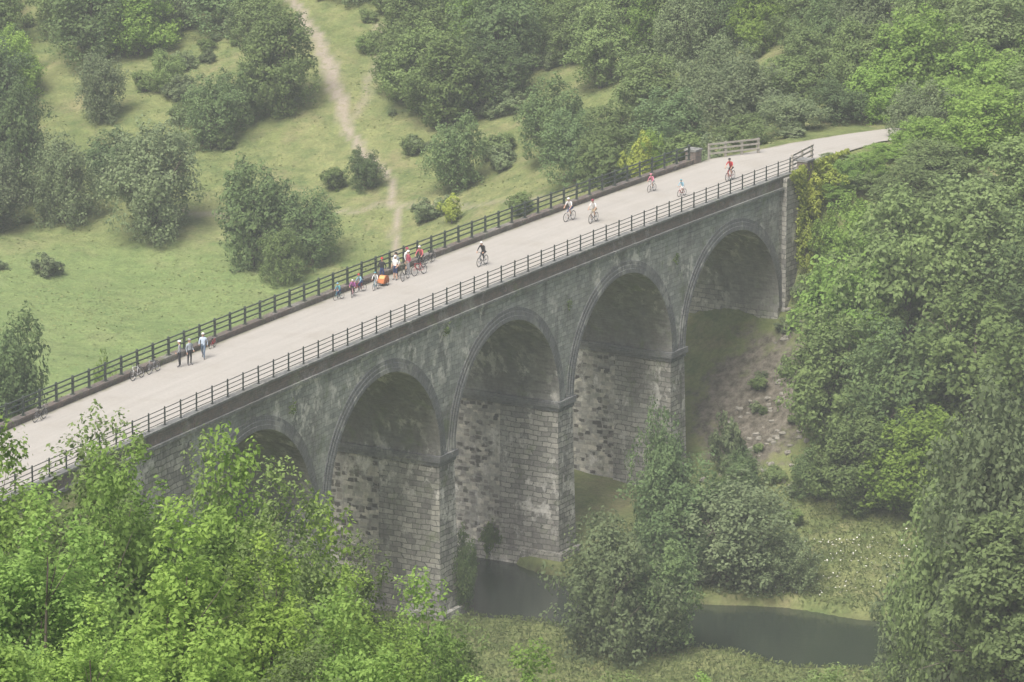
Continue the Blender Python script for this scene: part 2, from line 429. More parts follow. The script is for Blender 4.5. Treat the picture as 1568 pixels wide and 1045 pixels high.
for i, e in enumerate(ext):
    p = Vector((e[0], e[1], 0)); nxt = Vector((*ext[min(i+1, len(ext)-1)], 0))
    d = (nxt-prev).normalized(); nl = Vector((-d.y, d.x, 0)); hw = max(2.0, hw0-.75*(i+1)); ss += (p-prev).length
    rows.append([p+nl*f*hw+Vector((0, 0, ROADZ+.01)) for f in np.linspace(-1, 1, 9)]); uvs.append([(ss, f*4.3) for f in np.linspace(-1, 1, 9)])
    prev = p
b.grid(rows, 0, uvs); b.obj('road', [rm])

# fences
M_IRON = simple('painted_iron', (.035, .045, .042), .55, .3, 4, .4)
M_IRON2 = simple('green_black_iron', (.05, .065, .055), .6, .3, 4, .4)
def iron_fence(T, s0, s1, pw, rw, rails, h, mat, name):
    b = MB(); s = s0; i = 0
    while s <= s1:
        R3 = Matrix.Rotation(-th(s), 3, 'Z')
        lean = math.sin(i*2.3)*.015
        b.box(P(s, T, h/2-.02), (pw, pw, h+.06), 0, R3 @ Matrix.Rotation(lean, 3, 'Y'))
        b.box(P(s, T, .015), (pw*2.2, pw*2.2, .03), 0, R3)
        b.ball(P(s, T, h+.03), (pw*.62,)*3, 0, 6, 4)
        s += 1.92; i += 1
    for z in rails: sweep(b, s0, s1, T-rw/2, T+rw/2, z-rw/2, z+rw/2, 0, 1.92, .008)
    b.obj(name, [mat])
iron_fence(-4.42, -70, 48.3, .075, .038, (.22, .5, .78, 1.06), 1.12, M_IRON, 'iron_fence')
iron_fence(4.6, -70, 47.3, .13, .075, (.42, .78, 1.1), 1.16, M_IRON2, 'iron_fence')

M_WOOD = simple('weathered_timber', (.30, .285, .25), .85, .3, 6)
def timber_fence(p0, p1, nposts, name='timber_fence', h=1.2):
    b = MB(); p0 = Vector(p0); p1 = Vector(p1); d = (p1-p0)
    ang = math.atan2(d.y, d.x); R3 = Matrix.Rotation(ang, 3, 'Z')
    for i in range(nposts):
        p = p0+d*i/(nposts-1); b.box(p+Vector((0, 0, h/2-.2)), (.16, .16, h+.4+.05*(i % 2)), 0, R3)
    off = R3 @ Vector((0, -.1, 0))
    for k, z in enumerate((.4, .78, 1.14)):
        b.box((p0+p1)/2+off+Vector((0, 0, z+.01*k)), (d.length+.2, .045, .14), 0, R3)
    b.obj(name, [M_WOOD])
timber_fence((15.6, 355.0, ROADZ), (19.6, 357.2, ROADZ), 4)
timber_fence((21.9, 350.6, ROADZ), (23.7, 354.6, ROADZ), 3)

# ------------------------------------------------------------------ foliage
def leafmat(name, c1, c2, c3, tr=.45):
    m, nt, out = newmat(name)
    oi = N(nt, 'ShaderNodeObjectInfo')
    t = at(nt, 'tint')
    c = mix(nt, ramp(nt, t, .1, .9), c1, c2)
    c = mix(nt, mul(nt, oi.outputs['Random'], .6), c, c3)
    hs = N(nt, 'ShaderNodeHueSaturation'); L(nt, c, hs.inputs['Color'])
    mr = N(nt, 'ShaderNodeMapRange'); mr.inputs[3].default_value = .78; mr.inputs[4].default_value = 1.25
    wn = N(nt, 'ShaderNodeTexWhiteNoise', noise_dimensions='1D'); L(nt, oi.outputs['Random'], wn.inputs['W'])
    L(nt, wn.outputs[0], mr.inputs[0]); L(nt, mr.outputs[0], hs.inputs['Value'])
    p = N(nt, 'ShaderNodeBsdfDiffuse'); L(nt, hs.outputs[0], p.inputs['Color'])
    tl = N(nt, 'ShaderNodeBsdfTranslucent'); L(nt, hs.outputs[0], tl.inputs['Color'])
    ms = N(nt, 'ShaderNodeMixShader'); ms.inputs[0].default_value = tr
    L(nt, p.outputs[0], ms.inputs[1]); L(nt, tl.outputs[0], ms.inputs[2]); L(nt, ms.outputs[0], out.inputs[0])
    return m
LF_MID = leafmat('leaves_mid', (.14, .205, .075), (.25, .34, .12), (.20, .26, .12))
LF_GREY = leafmat('leaves_grey', (.16, .21, .115), (.28, .34, .185), (.20, .265, .125))
LF_BRT = leafmat('leaves_bright', (.18, .285, .055), (.34, .47, .11), (.20, .33, .11), .5)
LF_DK = leafmat('leaves_dark', (.11, .17, .075), (.20, .275, .11), (.15, .225, .11))
LF_YEL = leafmat('leaves_yellow', (.28, .34, .065), (.44, .48, .11), (.29, .39, .09), .45)
BARK = simple('bark', (.13, .11, .09), .9, .4, 5)

def leaf_quads(c, nrm, size, rng, asp=.6):
    m = len(c); r = rng.normal(size=(m, 3)); nrm = nrm/np.linalg.norm(nrm, axis=1, keepdims=True)
    t = np.cross(nrm, r); t /= np.linalg.norm(t, axis=1, keepdims=True)+1e-9
    bt = np.cross(nrm, t); sz = size*(.6+.8*rng.random((m, 1)))
    h = sz*.5; w = sz*asp*.5
    v = np.stack([c-t*h, c+bt*w+nrm*w*.25, c+t*h, c-bt*w+nrm*w*.25], 1)
    return v.reshape(-1, 3)
def make_tree(name, H, W, leaf, nl, lobes, seed, tf, mats, top=0.0, droop=0, limbs=9):
    rng = np.random.default_rng(seed); random.seed(seed)
    cz = H*(tf+(1-tf)*.5); rz = H*(1-tf)*.5; rx = W/2
    L_c = []; L_r = []
    for i in range(lobes):
        d = rng.normal(size=3); d /= np.linalg.norm(d); k = rng.uniform(.35, .8)
        if i < 3: k = .15
        w_ = 1-top*max(0, d[2]*k)-.12*max(0, -d[2])
        p = np.array([d[0]*rx*k*w_, d[1]*rx*k*w_, cz+d[2]*rz*k])
        L_c.append(p); L_r.append(rx*rng.uniform(.22, .38)*(1.3 if i < 3 else 1))
    L_c = np.array(L_c); L_r = np.array(L_r)
    ns = 14; sc_ = []; sr_ = []; st_ = []
    for c0, r0 in zip(L_c, L_r):
        base = rng.random()
        for j in range(ns):
            d = rng.normal(size=3); d[2] += .3; d /= np.linalg.norm(d)
            sc_.append(c0+d*r0*rng.uniform(.55, 1.05)*np.array([1, 1, 1.15])); sr_.append(r0*rng.uniform(.2, .45)); st_.append(.5*base+.5*rng.random())
    sc_ = np.array(sc_); sr_ = np.array(sr_); st_ = np.array(st_)
    pr = sr_**2; pr /= pr.sum(); ch = rng.choice(len(sc_), nl, p=pr)
    d = rng.normal(size=(nl, 3)); d[:, 2] += .25; d /= np.linalg.norm(d, axis=1, keepdims=True)
    rad = sr_[ch]*(1.05-.5*rng.random(nl)**2+.3*(rng.random(nl) > .93))
    c = sc_[ch]+d*rad[:, None]
    if droop: c[:, 2] -= droop*rng.random(nl)**2*sr_[ch]
    # normalise the crown to the nominal height and spread
    zt = np.percentile(c[:, 2], 99.6); zb0 = np.percentile(c[:, 2], 1); rr = np.percentile(np.hypot(c[:, 0], c[:, 1]), 98.5)
    fz = (H*(1-tf*.8))/(zt-zb0); fr = rx/rr
    def nz(a): a = a.copy(); a[:, 2] = (a[:, 2]-zb0)*fz+H*tf*.8; a[:, :2] *= fr; return a
    c = nz(c); L_c = nz(L_c)
    c[:, 2] = np.maximum(c[:, 2], .05)
    ctr = np.array([0, 0, cz*.9]); o = c-ctr; o /= np.linalg.norm(o, axis=1, keepdims=True)+1e-9
    nrm = d*.5+o*.45+np.array([0, 0, .3])+rng.normal(size=(nl, 3))*.45
    lv = leaf_quads(c, nrm, leaf, rng)
    tint = np.clip(st_[ch]*.65+.35*rng.random(nl), 0, 1)
    w = MB(); tr = max(.05, W*.026)
    tp = [(0, 0, -.6), (0, 0, 0)]+[(math.sin(i*1.7+seed)*.02*W, math.cos(i*1.3+seed)*.02*W, H*(.75*i/5)) for i in range(1, 6)]
    w.tube(tp, [tr*1.5, tr*1.25, tr, tr*.85, tr*.65, tr*.45, tr*.2], 0, 8)
    for i in range(min(limbs, lobes)):
        e = L_c[i+2 if i+2 < lobes else i]; z0 = H*(tf*.6+.06*i*(1-tf)); z0 = max(.1, min(z0, e[2]*.8))
        s0 = Vector((0, 0, z0)); e = Vector(e); mid = s0.lerp(e, .5)+Vector((0, 0, .04*H))
        w.tube([s0, mid, e], [tr*.55, tr*.38, tr*.12], 0, 5)
        for j in range(3):
            e2 = e+Vector(rng.normal(size=3))*L_r[i]*.6; w.tube([mid.lerp(e, .5), e2], [tr*.18, tr*.04], 0, 4)
    wv = np.array(w.v); wq = np.array([f for f in w.f if len(f) == 4])
    co = np.vstack([wv, lv]); lq = np.arange(nl*4).reshape(-1, 4)+len(wv)
    me = bpy.data.meshes.new(name); np_mesh(me, co, np.vstack([wq, lq]))
    me.materials.append(mats[0]); me.materials.append(mats[1])
    mi = np.concatenate([np.zeros(len(wq), np.int32), np.ones(nl, np.int32)]); me.polygons.foreach_set('material_index', mi)
    fattr(me, 'tint', np.concatenate([np.zeros(len(wq)), tint]), 'FACE')
    me['H'] = H; me['W'] = W
    return me
T = {}
T['ash'] = [make_tree('ash', 9, 8.5, .29, 15000, 34, 11, .06, (BARK, LF_MID), .2), make_tree('ash2', 10, 8, .29, 15000, 40, 12, .05, (BARK, LF_MID), .4)]
T['grey'] = [make_tree('willow', 8.5, 9, .27, 16000, 38, 21, .02, (BARK, LF_GREY), .2, .6), make_tree('willow2', 9, 8, .27, 15000, 32, 22, .03, (BARK, LF_GREY), .1, .6)]
T['dark'] = [make_tree('hawthorn', 7.5, 7, .26, 13000, 30, 31, .03, (BARK, LF_DK), .3), make_tree('alder', 9, 7.5, .26, 15000, 38, 32, .05, (BARK, LF_DK), .5)]
T['bright'] = [make_tree('sycamore', 9, 8, .29, 15000, 34, 41, .05, (BARK, LF_BRT), .3)]
T['yellow'] = [make_tree('sapling', 4, 3, .2, 3500, 14, 51, .1, (BARK, LF_YEL), .4)]
T['shrub'] = [make_tree('shrub', 3, 3.6, .2, 6000, 18, 61, .0, (BARK, LF_MID), .2), make_tree('shrub2', 3, 3.6, .2, 6000, 16, 62, .0, (BARK, LF_GREY), .1)]
T['fg'] = [make_tree('fg1', 12, 5.2, .14, 38000, 64, 71, .1, (BARK, LF_BRT), .45), make_tree('fg2', 12, 5.2, .14, 36000, 58, 72, .1, (BARK, LF_MID), .3),
           make_tree('fg3', 9, 5, .15, 32000, 50, 73, .06, (BARK, LF_BRT), .5)]
prng = random.Random(9)
def tree(kind, x, y, ztop, w, name='tree', var=None, parent=None, zg=None):
    ml = T[kind]; me = ml[var % len(ml)] if var is not None else prng.choice(ml)
    zg = tz(x, y) if zg is None else zg; h = max(.8, ztop-zg)
    o = bpy.data.objects.new(name, me); o.location = (x, y, zg-.1)
    sxy = w/me['W']; o.scale = (sxy*prng.uniform(.93, 1.07), sxy*prng.uniform(.93, 1.07), h/me['H'])
    o.rotation_euler = (0, 0, prng.uniform(0, 6.28)); col.objects.link(o)
    if parent: o.parent = parent
    return o
def treeh(kind, x, y, h, w, name='tree', **k): return tree(kind, x, y, tz(x, y)+h, w, name, **k)
# left hillside individual trees
treeh('grey', -32, 399, 10.6, 9.6, 'willow_tree'); treeh('grey', -40.5, 404, 8.2, 7.5, 'willow_tree')
treeh('dark', -45.5, 408, 11.5, 7, 'alder_tree'); treeh('dark', -22.8, 392, 9.6, 8.5, 'hawthorn_tree', var=0)
treeh('dark', -17.6, 391, 6.8, 6.5, 'hawthorn_tree'); treeh('ash', -20, 387, 5, 4.2, 'ash_tree')
treeh('dark', -13.3, 405, 3.7, 3.6, 'hawthorn_tree'); treeh('dark', -28, 417, 7, 5.8, 'hawthorn_tree')
treeh('ash', -21.8, 422, 10.4, 8.2, 'ash_tree', var=1); treeh('ash', -33, 429, 4.2, 4, 'ash_tree'); treeh('grey', -39, 425, 6.8, 5.5, 'willow_tree')
treeh('dark', -5, 400, 7.0, 6.0, 'hawthorn_tree'); treeh('dark', 3.8, 398, 7.2, 6.6, 'hawthorn_tree'); treeh('shrub', .9, 386, 2.2, 3, 'shrub')
treeh('yellow', -5.3, 392, 2.8, 2.4, 'sapling')
treeh('dark', -25.5, 421, 6, 5.5, 'hawthorn_tree'); treeh('dark', -36, 410, 5.5, 6.5, 'hawthorn_tree')
tree('dark', -34.5, 306, -1.4, 5.8, 'hawthorn_tree', var=0, zg=-12); tree('dark', -36.5, 303, -3.4, 5.5, 'alder_tree', zg=-13); tree('bright', -27.5, 300, -3.5, 4.5, 'sycamore_tree'); tree('dark', -43, 315, 0, 8, 'alder_tree')
# around the far end of the viaduct
NM = {'grey': 'willow_tree', 'dark': 'alder_tree', 'ash': 'ash_tree', 'bright': 'sycamore_tree', 'shrub': 'shrub', 'yellow': 'golden_shrub'}
for a in (('grey', 18.8, 376, 4.0, 9), ('dark', 13.8, 381, .4, 7), ('ash', 22.9, 380, 3.2, 8), ('ash', 26, 386, 4.6, 8), ('shrub', 14.5, 372, -1.6, 5),
          ('bright', 33.5, 373.5, 8.5, 9.5), ('ash', 40, 376, 9.5, 9.5), ('bright', 46, 373, 9.5, 9), ('ash', 31, 378, 6.5, 8), ('bright', 37.5, 354, 5.5, 9), ('bright', 32.8, 358, 2.4, 5.5), ('ash', 43, 358, 7, 9),
          ('grey', 33.2, 364.0, 4.2, 7), ('bright', 38.5, 365, 7, 9), ('ash', 28, 352.5, -.6, 5), ('bright', 29.8, 356.5, .6, 4.5), ('shrub', 25.6, 354.5, -.4, 3.2), ('ash', 33, 351, 2.0, 7), ('bright', 25, 350.8, -1.3, 4),
          ('shrub', 8, 378, -2.6, 6), ('bright', 11.5, 373, -1.6, 3.2), ('ash', 8.5, 384, -1.5, 7), ('dark', 5.5, 389, -3, 6), ('ash', 12, 392, 1.5, 8), ('grey', 17.5, 388, 3.6, 8),
          ('ash', 19.2, 364.5, 1.3, 5.2), ('grey', 22.8, 368, 2.4, 6), ('dark', 27.2, 371, 3.2, 6), ('shrub', 16.2, 361.5, .4, 3.6), ('shrub', 23, 364.6, .4, 2.8), ('bright', 30.6, 371.5, 4.5, 6),
          ('yellow', 23.4, 349.2, -.3, 2.8), ('yellow', 24.8, 350.6, .2, 3.0), ('bright', 26.6, 352.0, .5, 3.2), ('yellow', 22.9, 347.4, -2.8, 2.6), ('bright', 24.6, 347.6, -3.2, 3), ('bright', 28.6, 353, .7, 3)):
    tree(*a, name=NM[a[0]])
tree('yellow', 10.6, 370.5, -1.2, 3.4, 'golden_shrub')
# right hand bank
for a in (('ash', 35.3, 338, 1.7, 12.5), ('ash', 30.0, 336.5, .8, 11), ('bright', 26.4, 336, -3.2, 9.5), ('ash', 23.8, 331.5, -7.3, 8.5), ('dark', 28.4, 327, -7, 10), ('ash', 34, 326, -4.6, 12),
          ('bright', 30, 321, -12, 9), ('ash', 25.6, 323.5, -13, 7), ('ash', 35, 316, -13, 10), ('dark', 40, 330, 0, 12), ('bright', 26.6, 345.5, -1.4, 6), ('ash', 31, 346, 1.0, 8),
          ('dark', 22.6, 326.5, -16.5, 4.5), ('ash', 39, 343, 4, 10), ('ash', 24.6, 340, -4.8, 6.5)):
    tree(*a, name=NM[a[0]])
for a in (('grey', 27.6, 247, 8.2, 9.5), ('ash', 25.2, 252, 1.6, 7.5), ('grey', 24.8, 258, -5.2, 6.5), ('ash', 27.5, 243, 2.5, 9), ('grey', 31, 262, 0, 10), ('ash', 24.6, 266, -12.5, 6), ('dark', 28, 272, -10, 8), ('dark', 34, 280, -9, 10)):
    tree(*a, name=NM[a[0]])
# by the river
tree('grey', 6.8, 294.2, -12.5, 9.2, 'willow_tree', var=0); tree('dark', 9.8, 295.0, -14.6, 6.5, 'alder_tree'); tree('grey', 15.4, 309.8, -14.0, 9.6, 'willow_tree', var=1)
tree('dark', 10.5, 313, -9.9, 4.6, 'alder_tree', var=1); tree('dark', 12, 311.5, -13.0, 8, 'alder_tree'); tree('grey', 19, 308.8, -17.4, 6, 'willow_tree')
tree('dark', -3.4, 304.0, -16.2, 2.6, 'alder_tree', zg=-22); tree('shrub', -1.2, 319.5, -19.5, 2.2, 'shrub')
tree('shrub', 16.5, 333, -15.5, 3.2, 'shrub'); tree('dark', 17.2, 329, -17.2, 3.6, 'hawthorn_tree')
# foreground slope on the camera side
for a in (('fg', -15.6, 131, 37.0, 6.2, 0), ('fg', -13.1, 135, 35.0, 5.6, 1), ('fg', -10.9, 129, 36.6, 6.0, 0), ('fg', -8.8, 131, 36.3, 5.4, 2), ('fg', -7.4, 140, 33.2, 4.8, 1), ('fg', -12, 126, 37.2, 5, 2),
          ('fg', -6.4, 148, 29.4, 4.6, 2), ('fg', -5.2, 152, 27.0, 4.4, 1), ('fg', -3.4, 158, 23.9, 4.8, 2), ('fg', -1.7, 160, 21.7, 4.2, 1), ('fg', .9, 150, 23.9, 4.6, 2),
          ('fg', 3.6, 150, 23.1, 4.4, 1), ('fg', 6.6, 150, 22.9, 4, 0), ('fg', 10.7, 152, 22.6, 5, 1), ('fg', -14.5, 115, 39.6, 5, 2), ('fg', -12.4, 115, 39.2, 5, 0), ('fg', -9.0, 115, 38.8, 5, 2), ('fg', -6.6, 116, 37.6, 4.6, 0), ('fg', -4.2, 115, 36.5, 4.4, 2),
          ('fg', -11.8, 95, 43.0, 4.4, 2), ('fg', -9.1, 95, 42.4, 4, 0), ('fg', -6.8, 95, 41.9, 4, 2), ('fg', -4.7, 95, 41.4, 3.8, 1), ('fg', -2.7, 96, 40.9, 3.6, 2), ('fg', -.8, 96, 40.3, 3.4, 0),
          ('fg', -18.5, 140, 36, 5.6, 1), ('fg', -10, 150, 31.0, 5, 1), ('fg', -13.6, 150, 32, 5.4, 1), ('fg', -7, 128, 34.6, 4.4, 1), ('fg', -4.6, 132, 31.8, 4.4, 0), ('fg', -2.4, 136, 29.0, 4.2, 2)):
    tree(a[0], a[1], a[2], a[3], a[4], 'ash_tree', var=a[5])

# woodland mass (one parent)
wood = empty('woodland_trees', (0, 0, 0))
def near_path(x, y, d=3.0):
    return float(seg_dist(np.array([x]), np.array([y]), PATH)[0]) < d
cand = []
for _ in range(12000):
    x = prng.uniform(-75, 100); y = prng.uniform(372, 505)
    if near_path(x, y, 3.6): continue
    dens = 0
    edge = 414-.25*max(0, x)-.35*max(0, x-15)
    if x > -11 and y > edge: dens = 1
    if x <= -9 and y > 438: dens = 1
    if x < -28 and y > 434: dens = .9
    if x < -46 and y > 400: dens = .9
    if x > 26 and y > 376: dens = 1
    if float(seg_dist(np.array([x]), np.array([y]), ROAD_R)[0]) < 4.5: continue
    if dens == 0 or prng.random() > dens: continue
    ww = prng.uniform(4.4, 8.2)
    if any((x-a)**2+(y-b_)**2 < ((ww+c_)*.27)**2 for a, b_, c_ in cand): continue
    cand.append((x, y, ww))
    if len(cand) > 480: break
for x, y, ww in cand:
    k = prng.choices(['ash', 'dark', 'grey', 'bright'], [4, 3, 3, 1.2])[0]
    treeh(k, x, y, ww*prng.uniform(.9, 1.35), ww*1.15, 'tree', parent=wood)
shrubs = empty('hillside_shrubs', (0, 0, 0))
for _ in range(300):
    x = prng.uniform(-60, 30); y = prng.uniform(376, 450)
    if near_path(x, y, 2): continue
    if y < 404 and prng.random() < .88: continue
    if -60 < x < -14 and y < 440 and prng.random() < .72: continue
    h = prng.uniform(.7, 2.6); treeh('shrub', x, y, h, h*1.5, 'shrub', parent=shrubs)
for _ in range(190):   # scrub on the scree bank and right bank
    x = prng.uniform(12, 38); y = prng.uniform(322, 350)
    s_ = (x-16.9)*-.86+(y-348.5)*.5
    if s_ > -5.2 or (x < 20 and prng.random() < .35): continue
    h = prng.uniform(.4, 1.6); treeh('shrub', x, y, h, h*1.8, 'shrub', parent=shrubs)
slope = empty('valley_side_trees', (0, 0, 0))
for _ in range(420):
    y = prng.uniform(30, 282); x = prng.uniform(-70, 70)
    if y < 112 and abs(x/y) < .145: continue
    if abs(x) > 25 and prng.random() < .3: continue
    lim = 71.6-.336*y if x/y > -.035 else 71.6-(.30 if x/y < -.06 else .32)*y
    if abs(x/y) > .14: lim = 71.6-.2*y
    g = tz(x, y); h = min(prng.uniform(4, 10), lim-g-.3)
    if h < 1.0 or y > 262 and x > -12: continue
    w_ = min(8, max(2, h*.95)); near = y < 165
    k = 'fg' if near and h > 3 else ('shrub' if h < 3 else prng.choice(['ash', 'bright', 'grey']))
    tree(k, x, y, g+h, w_, 'tree', parent=slope)

# grasses, flowers, ivy: single objects
def cards(name, pos, nrm, size, mat, seed=1, asp=.5):
    rng = np.random.default_rng(seed); me = bpy.data.meshes.new(name)
    v = leaf_quads(pos, nrm, size, rng, asp); np_mesh(me, v, np.arange(len(v)).reshape(-1, 4))
    me.materials.append(mat); fattr(me, 'tint', rng.random(len(pos)), 'FACE')
    o = bpy.data.objects.new(name, me); col.objects.link(o); return o
rng = np.random.default_rng(5)
def ground_cards(name, x0, x1, y0, y1, nn, size, mat, zo, seed, keep=None, asp=.35, up=False):
    x = rng.uniform(x0, x1, nn); y = rng.uniform(y0, y1, nn)
    if keep is not None: k = keep(x, y); x, y = x[k], y[k]
    z = terr(x, y)
    k = z > -22.5; x, y, z = x[k], y[k], z[k]
    nr = rng.normal(size=(len(x), 3)); nr[:, 2] = np.abs(nr[:, 2])*(.5 if not up else 2)+(0 if not up else 1)
    cards(name, np.stack([x, y, z+zo*rng.random(len(x))], -1), nr, size, mat, seed, asp)
LF_GRS = leafmat('grass_blades', (.16, .21, .075), (.27, .30, .13), (.19, .24, .10), .4)
def awayroad(x, y): return (seg_dist(x, y, [tuple(P(s, 0)[:2]) for s in range(-90, 57, 10)]) > 5.6)
ground_cards('bank_grass', -14, 34, 280, 330, 60000, .34, LF_GRS, .3, 3, awayroad, .3)
ground_cards('meadow_grass', -60, 22, 345, 446, 22000, .3, LF_GRS, .05, 4, lambda x, y: awayroad(x, y) & (seg_dist(x, y, PATH) > 1.1) & (rng.random(len(x)) < .3+.7*(np.sin(x*.3)*np.sin(y*.23+x*.1) > 0)), .5, True)
M_WHITE = simple('flower_white', (.6, .6, .55), .8, .05)
ground_cards('wildflowers', 17, 31, 307, 319, 420, .13, M_WHITE, .5, 6, None, .9, True)
# ivy on the abutment
S_ = rng.uniform(45.6, 56, 22000); Z_ = rng.uniform(-14, .4, 22000)
den = .55*np.sin(S_*1.1+Z_*.35)+.5*np.sin(Z_*.9-S_*.4)+.35*(S_-46.6)+.06*(Z_+6)
k = den > .1+.5*rng.random(len(S_)); S_, Z_ = S_[k], Z_[k]
pp = np.array([P(s, -4.72-.45*((s > 45.5) & (s < 47.9))-.35*r, z) for s, z, r in zip(S_, Z_, rng.random(len(S_)))])
cards('ivy', pp, rng.normal(size=(len(pp), 3))*.5+np.array([.8, -.5, .5]), .26, LF_YEL, 7, .8)
aux = []
for s in (-36.5, -26, -5.3, 12.2, -34, 28.5):      # small plants rooted in the masonry
    zz = rng.uniform(-3.5, -1.5)
    for _ in range(60): aux.append(P(s+rng.normal()*.2, TN-.1-.2*rng.random(), zz+rng.normal()*.22))
cards('wall_plants', np.array([tuple(a) for a in aux]), rng.normal(size=(len(aux), 3))+np.array([.5, -.5, .5]), .18, LF_MID, 8, .6)
# loose rocks on the scree
M_ROCK = simple('limestone_rock', (.23, .22, .19), .9, .35, 3)
b = MB()
for i in range(240):
    x = rng.normal(18.5, 4.5); y = rng.normal(338.5, 6)
    if -(x-16.9)*.86+(y-348.5)*.5 > -5: continue
    r = rng.uniform(.06, .26); a = rng.random(3)*6
    b.ball((x, y, tz(x, y)+r*.1), (r*1.3, r, r*.8), 0, 7, 5, lambda d: 1+.22*math.sin(d.x*5+a[0])+.18*math.sin(d.y*6+a[1])+.15*math.sin(d.z*7+a[2]))
b.obj('rocks', [M_ROCK])

# ------------------------------------------------------------------ people and bicycles
SKIN = simple('skin', (.50, .31, .22), .6, .1); HAIR_B = simple('hair_brown', (.07, .045, .03), .7); HAIR_G = simple('hair_grey', (.4, .38, .35), .7)
EYE = simple('eye_dark', (.02, .015, .015), .3); LIP = simple('lips', (.42, .17, .14), .5); SHOE = simple('shoe', (.09, .09, .1), .6)
cl = {}
def cloth(c):
    if c not in cl: cl[c] = simple('cloth', c, .85, .12, 20)
    return cl[c]
WHITE = (.62, .62, .62); BLACK = (.025, .025, .03); NAVY = (.03, .05, .13); RED = (.42, .04, .05); PINK = (.55, .2, .28); LBLUE = (.22, .4, .5); GREY = (.25, .26, .28)
CYAN = (.1, .3, .36); MAROON = (.28, .06, .09); KHAKI = (.3, .26, .17)
TYRE = simple('tyre', (.02, .02, .02), .8); STEEL = simple('steel', (.5, .5, .52), .3, .1, 5, .5, .8)

def skinned(vs, es, rs, root=0, sub=1):
    me = bpy.data.meshes.new('tmp'); me.from_pydata(vs, es, []); o = bpy.data.objects.new('tmp', me); col.objects.link(o)
    m = o.modifiers.new('s', 'SKIN'); m.use_smooth_shade = True
    for i, r in enumerate(rs):
        me.skin_vertices[0].data[i].radius = r if isinstance(r, tuple) else (r, r)
        me.skin_vertices[0].data[i].use_root = (i == root)
    ss_ = o.modifiers.new('u', 'SUBSURF'); ss_.levels = sub
    dg = bpy.context.evaluated_depsgraph_get(); ev = o.evaluated_get(dg); em = ev.to_mesh()
    V = [tuple(v.co) for v in em.vertices]; F = [tuple(p.vertices) for p in em.polygons]
    ev.to_mesh_clear(); bpy.data.objects.remove(o); bpy.data.meshes.remove(me)
    return V, F
POSE = {
 'stand': dict(pel=(0, 0, .96), sp=(0, 0, 1.14), ch=(.01, 0, 1.33), nk=(0, 0, 1.49), hd=(.02, 0, 1.63), kn=((.03, .11, .5), (.02, -.12, .5)), an=((-.01, .12, .08), (.0, -.13, .08)), to=((.17, .15, .03), (.17, -.17, .03)),
   el=((-.04, .27, 1.13), (.0, -.28, 1.14)), wr=((.14, .24, .96), (.1, -.28, .9)), pa=((.2, .21, .93), (.13, -.28, .82))),
 'walk': dict(pel=(0, 0, .94), sp=(.01, 0, 1.13), ch=(.03, 0, 1.32), nk=(.03, 0, 1.47), hd=(.06, 0, 1.61), kn=((.2, .1, .52), (-.06, -.1, .5)), an=((.26, .1, .1), (-.34, -.1, .2)), to=((.42, .12, .06), (-.22, -.12, .05)),
   el=((-.14, .25, 1.14), (.12, -.25, 1.14)), wr=((-.08, .25, .9), (.3, -.22, 1.0)), pa=((-.05, .25, .82), (.37, -.2, 1.0))),
 'ride': dict(pel=(-.17, 0, 1.04), sp=(-.08, 0, 1.2), ch=(.06, 0, 1.37), nk=(.15, 0, 1.5), hd=(.22, 0, 1.63), kn=((.27, .13, .88), (.2, -.13, .66)), an=((.1, .14, .53), (-.04, -.14, .2)), to=((.24, .15, .47), (.1, -.15, .13)),
   el=((.2, .27, 1.2), (.2, -.27, 1.2)), wr=((.37, .25, 1.06), (.37, -.25, 1.06)), pa=((.43, .24, 1.04), (.43, -.24, 1.04))),
}
cache = {}
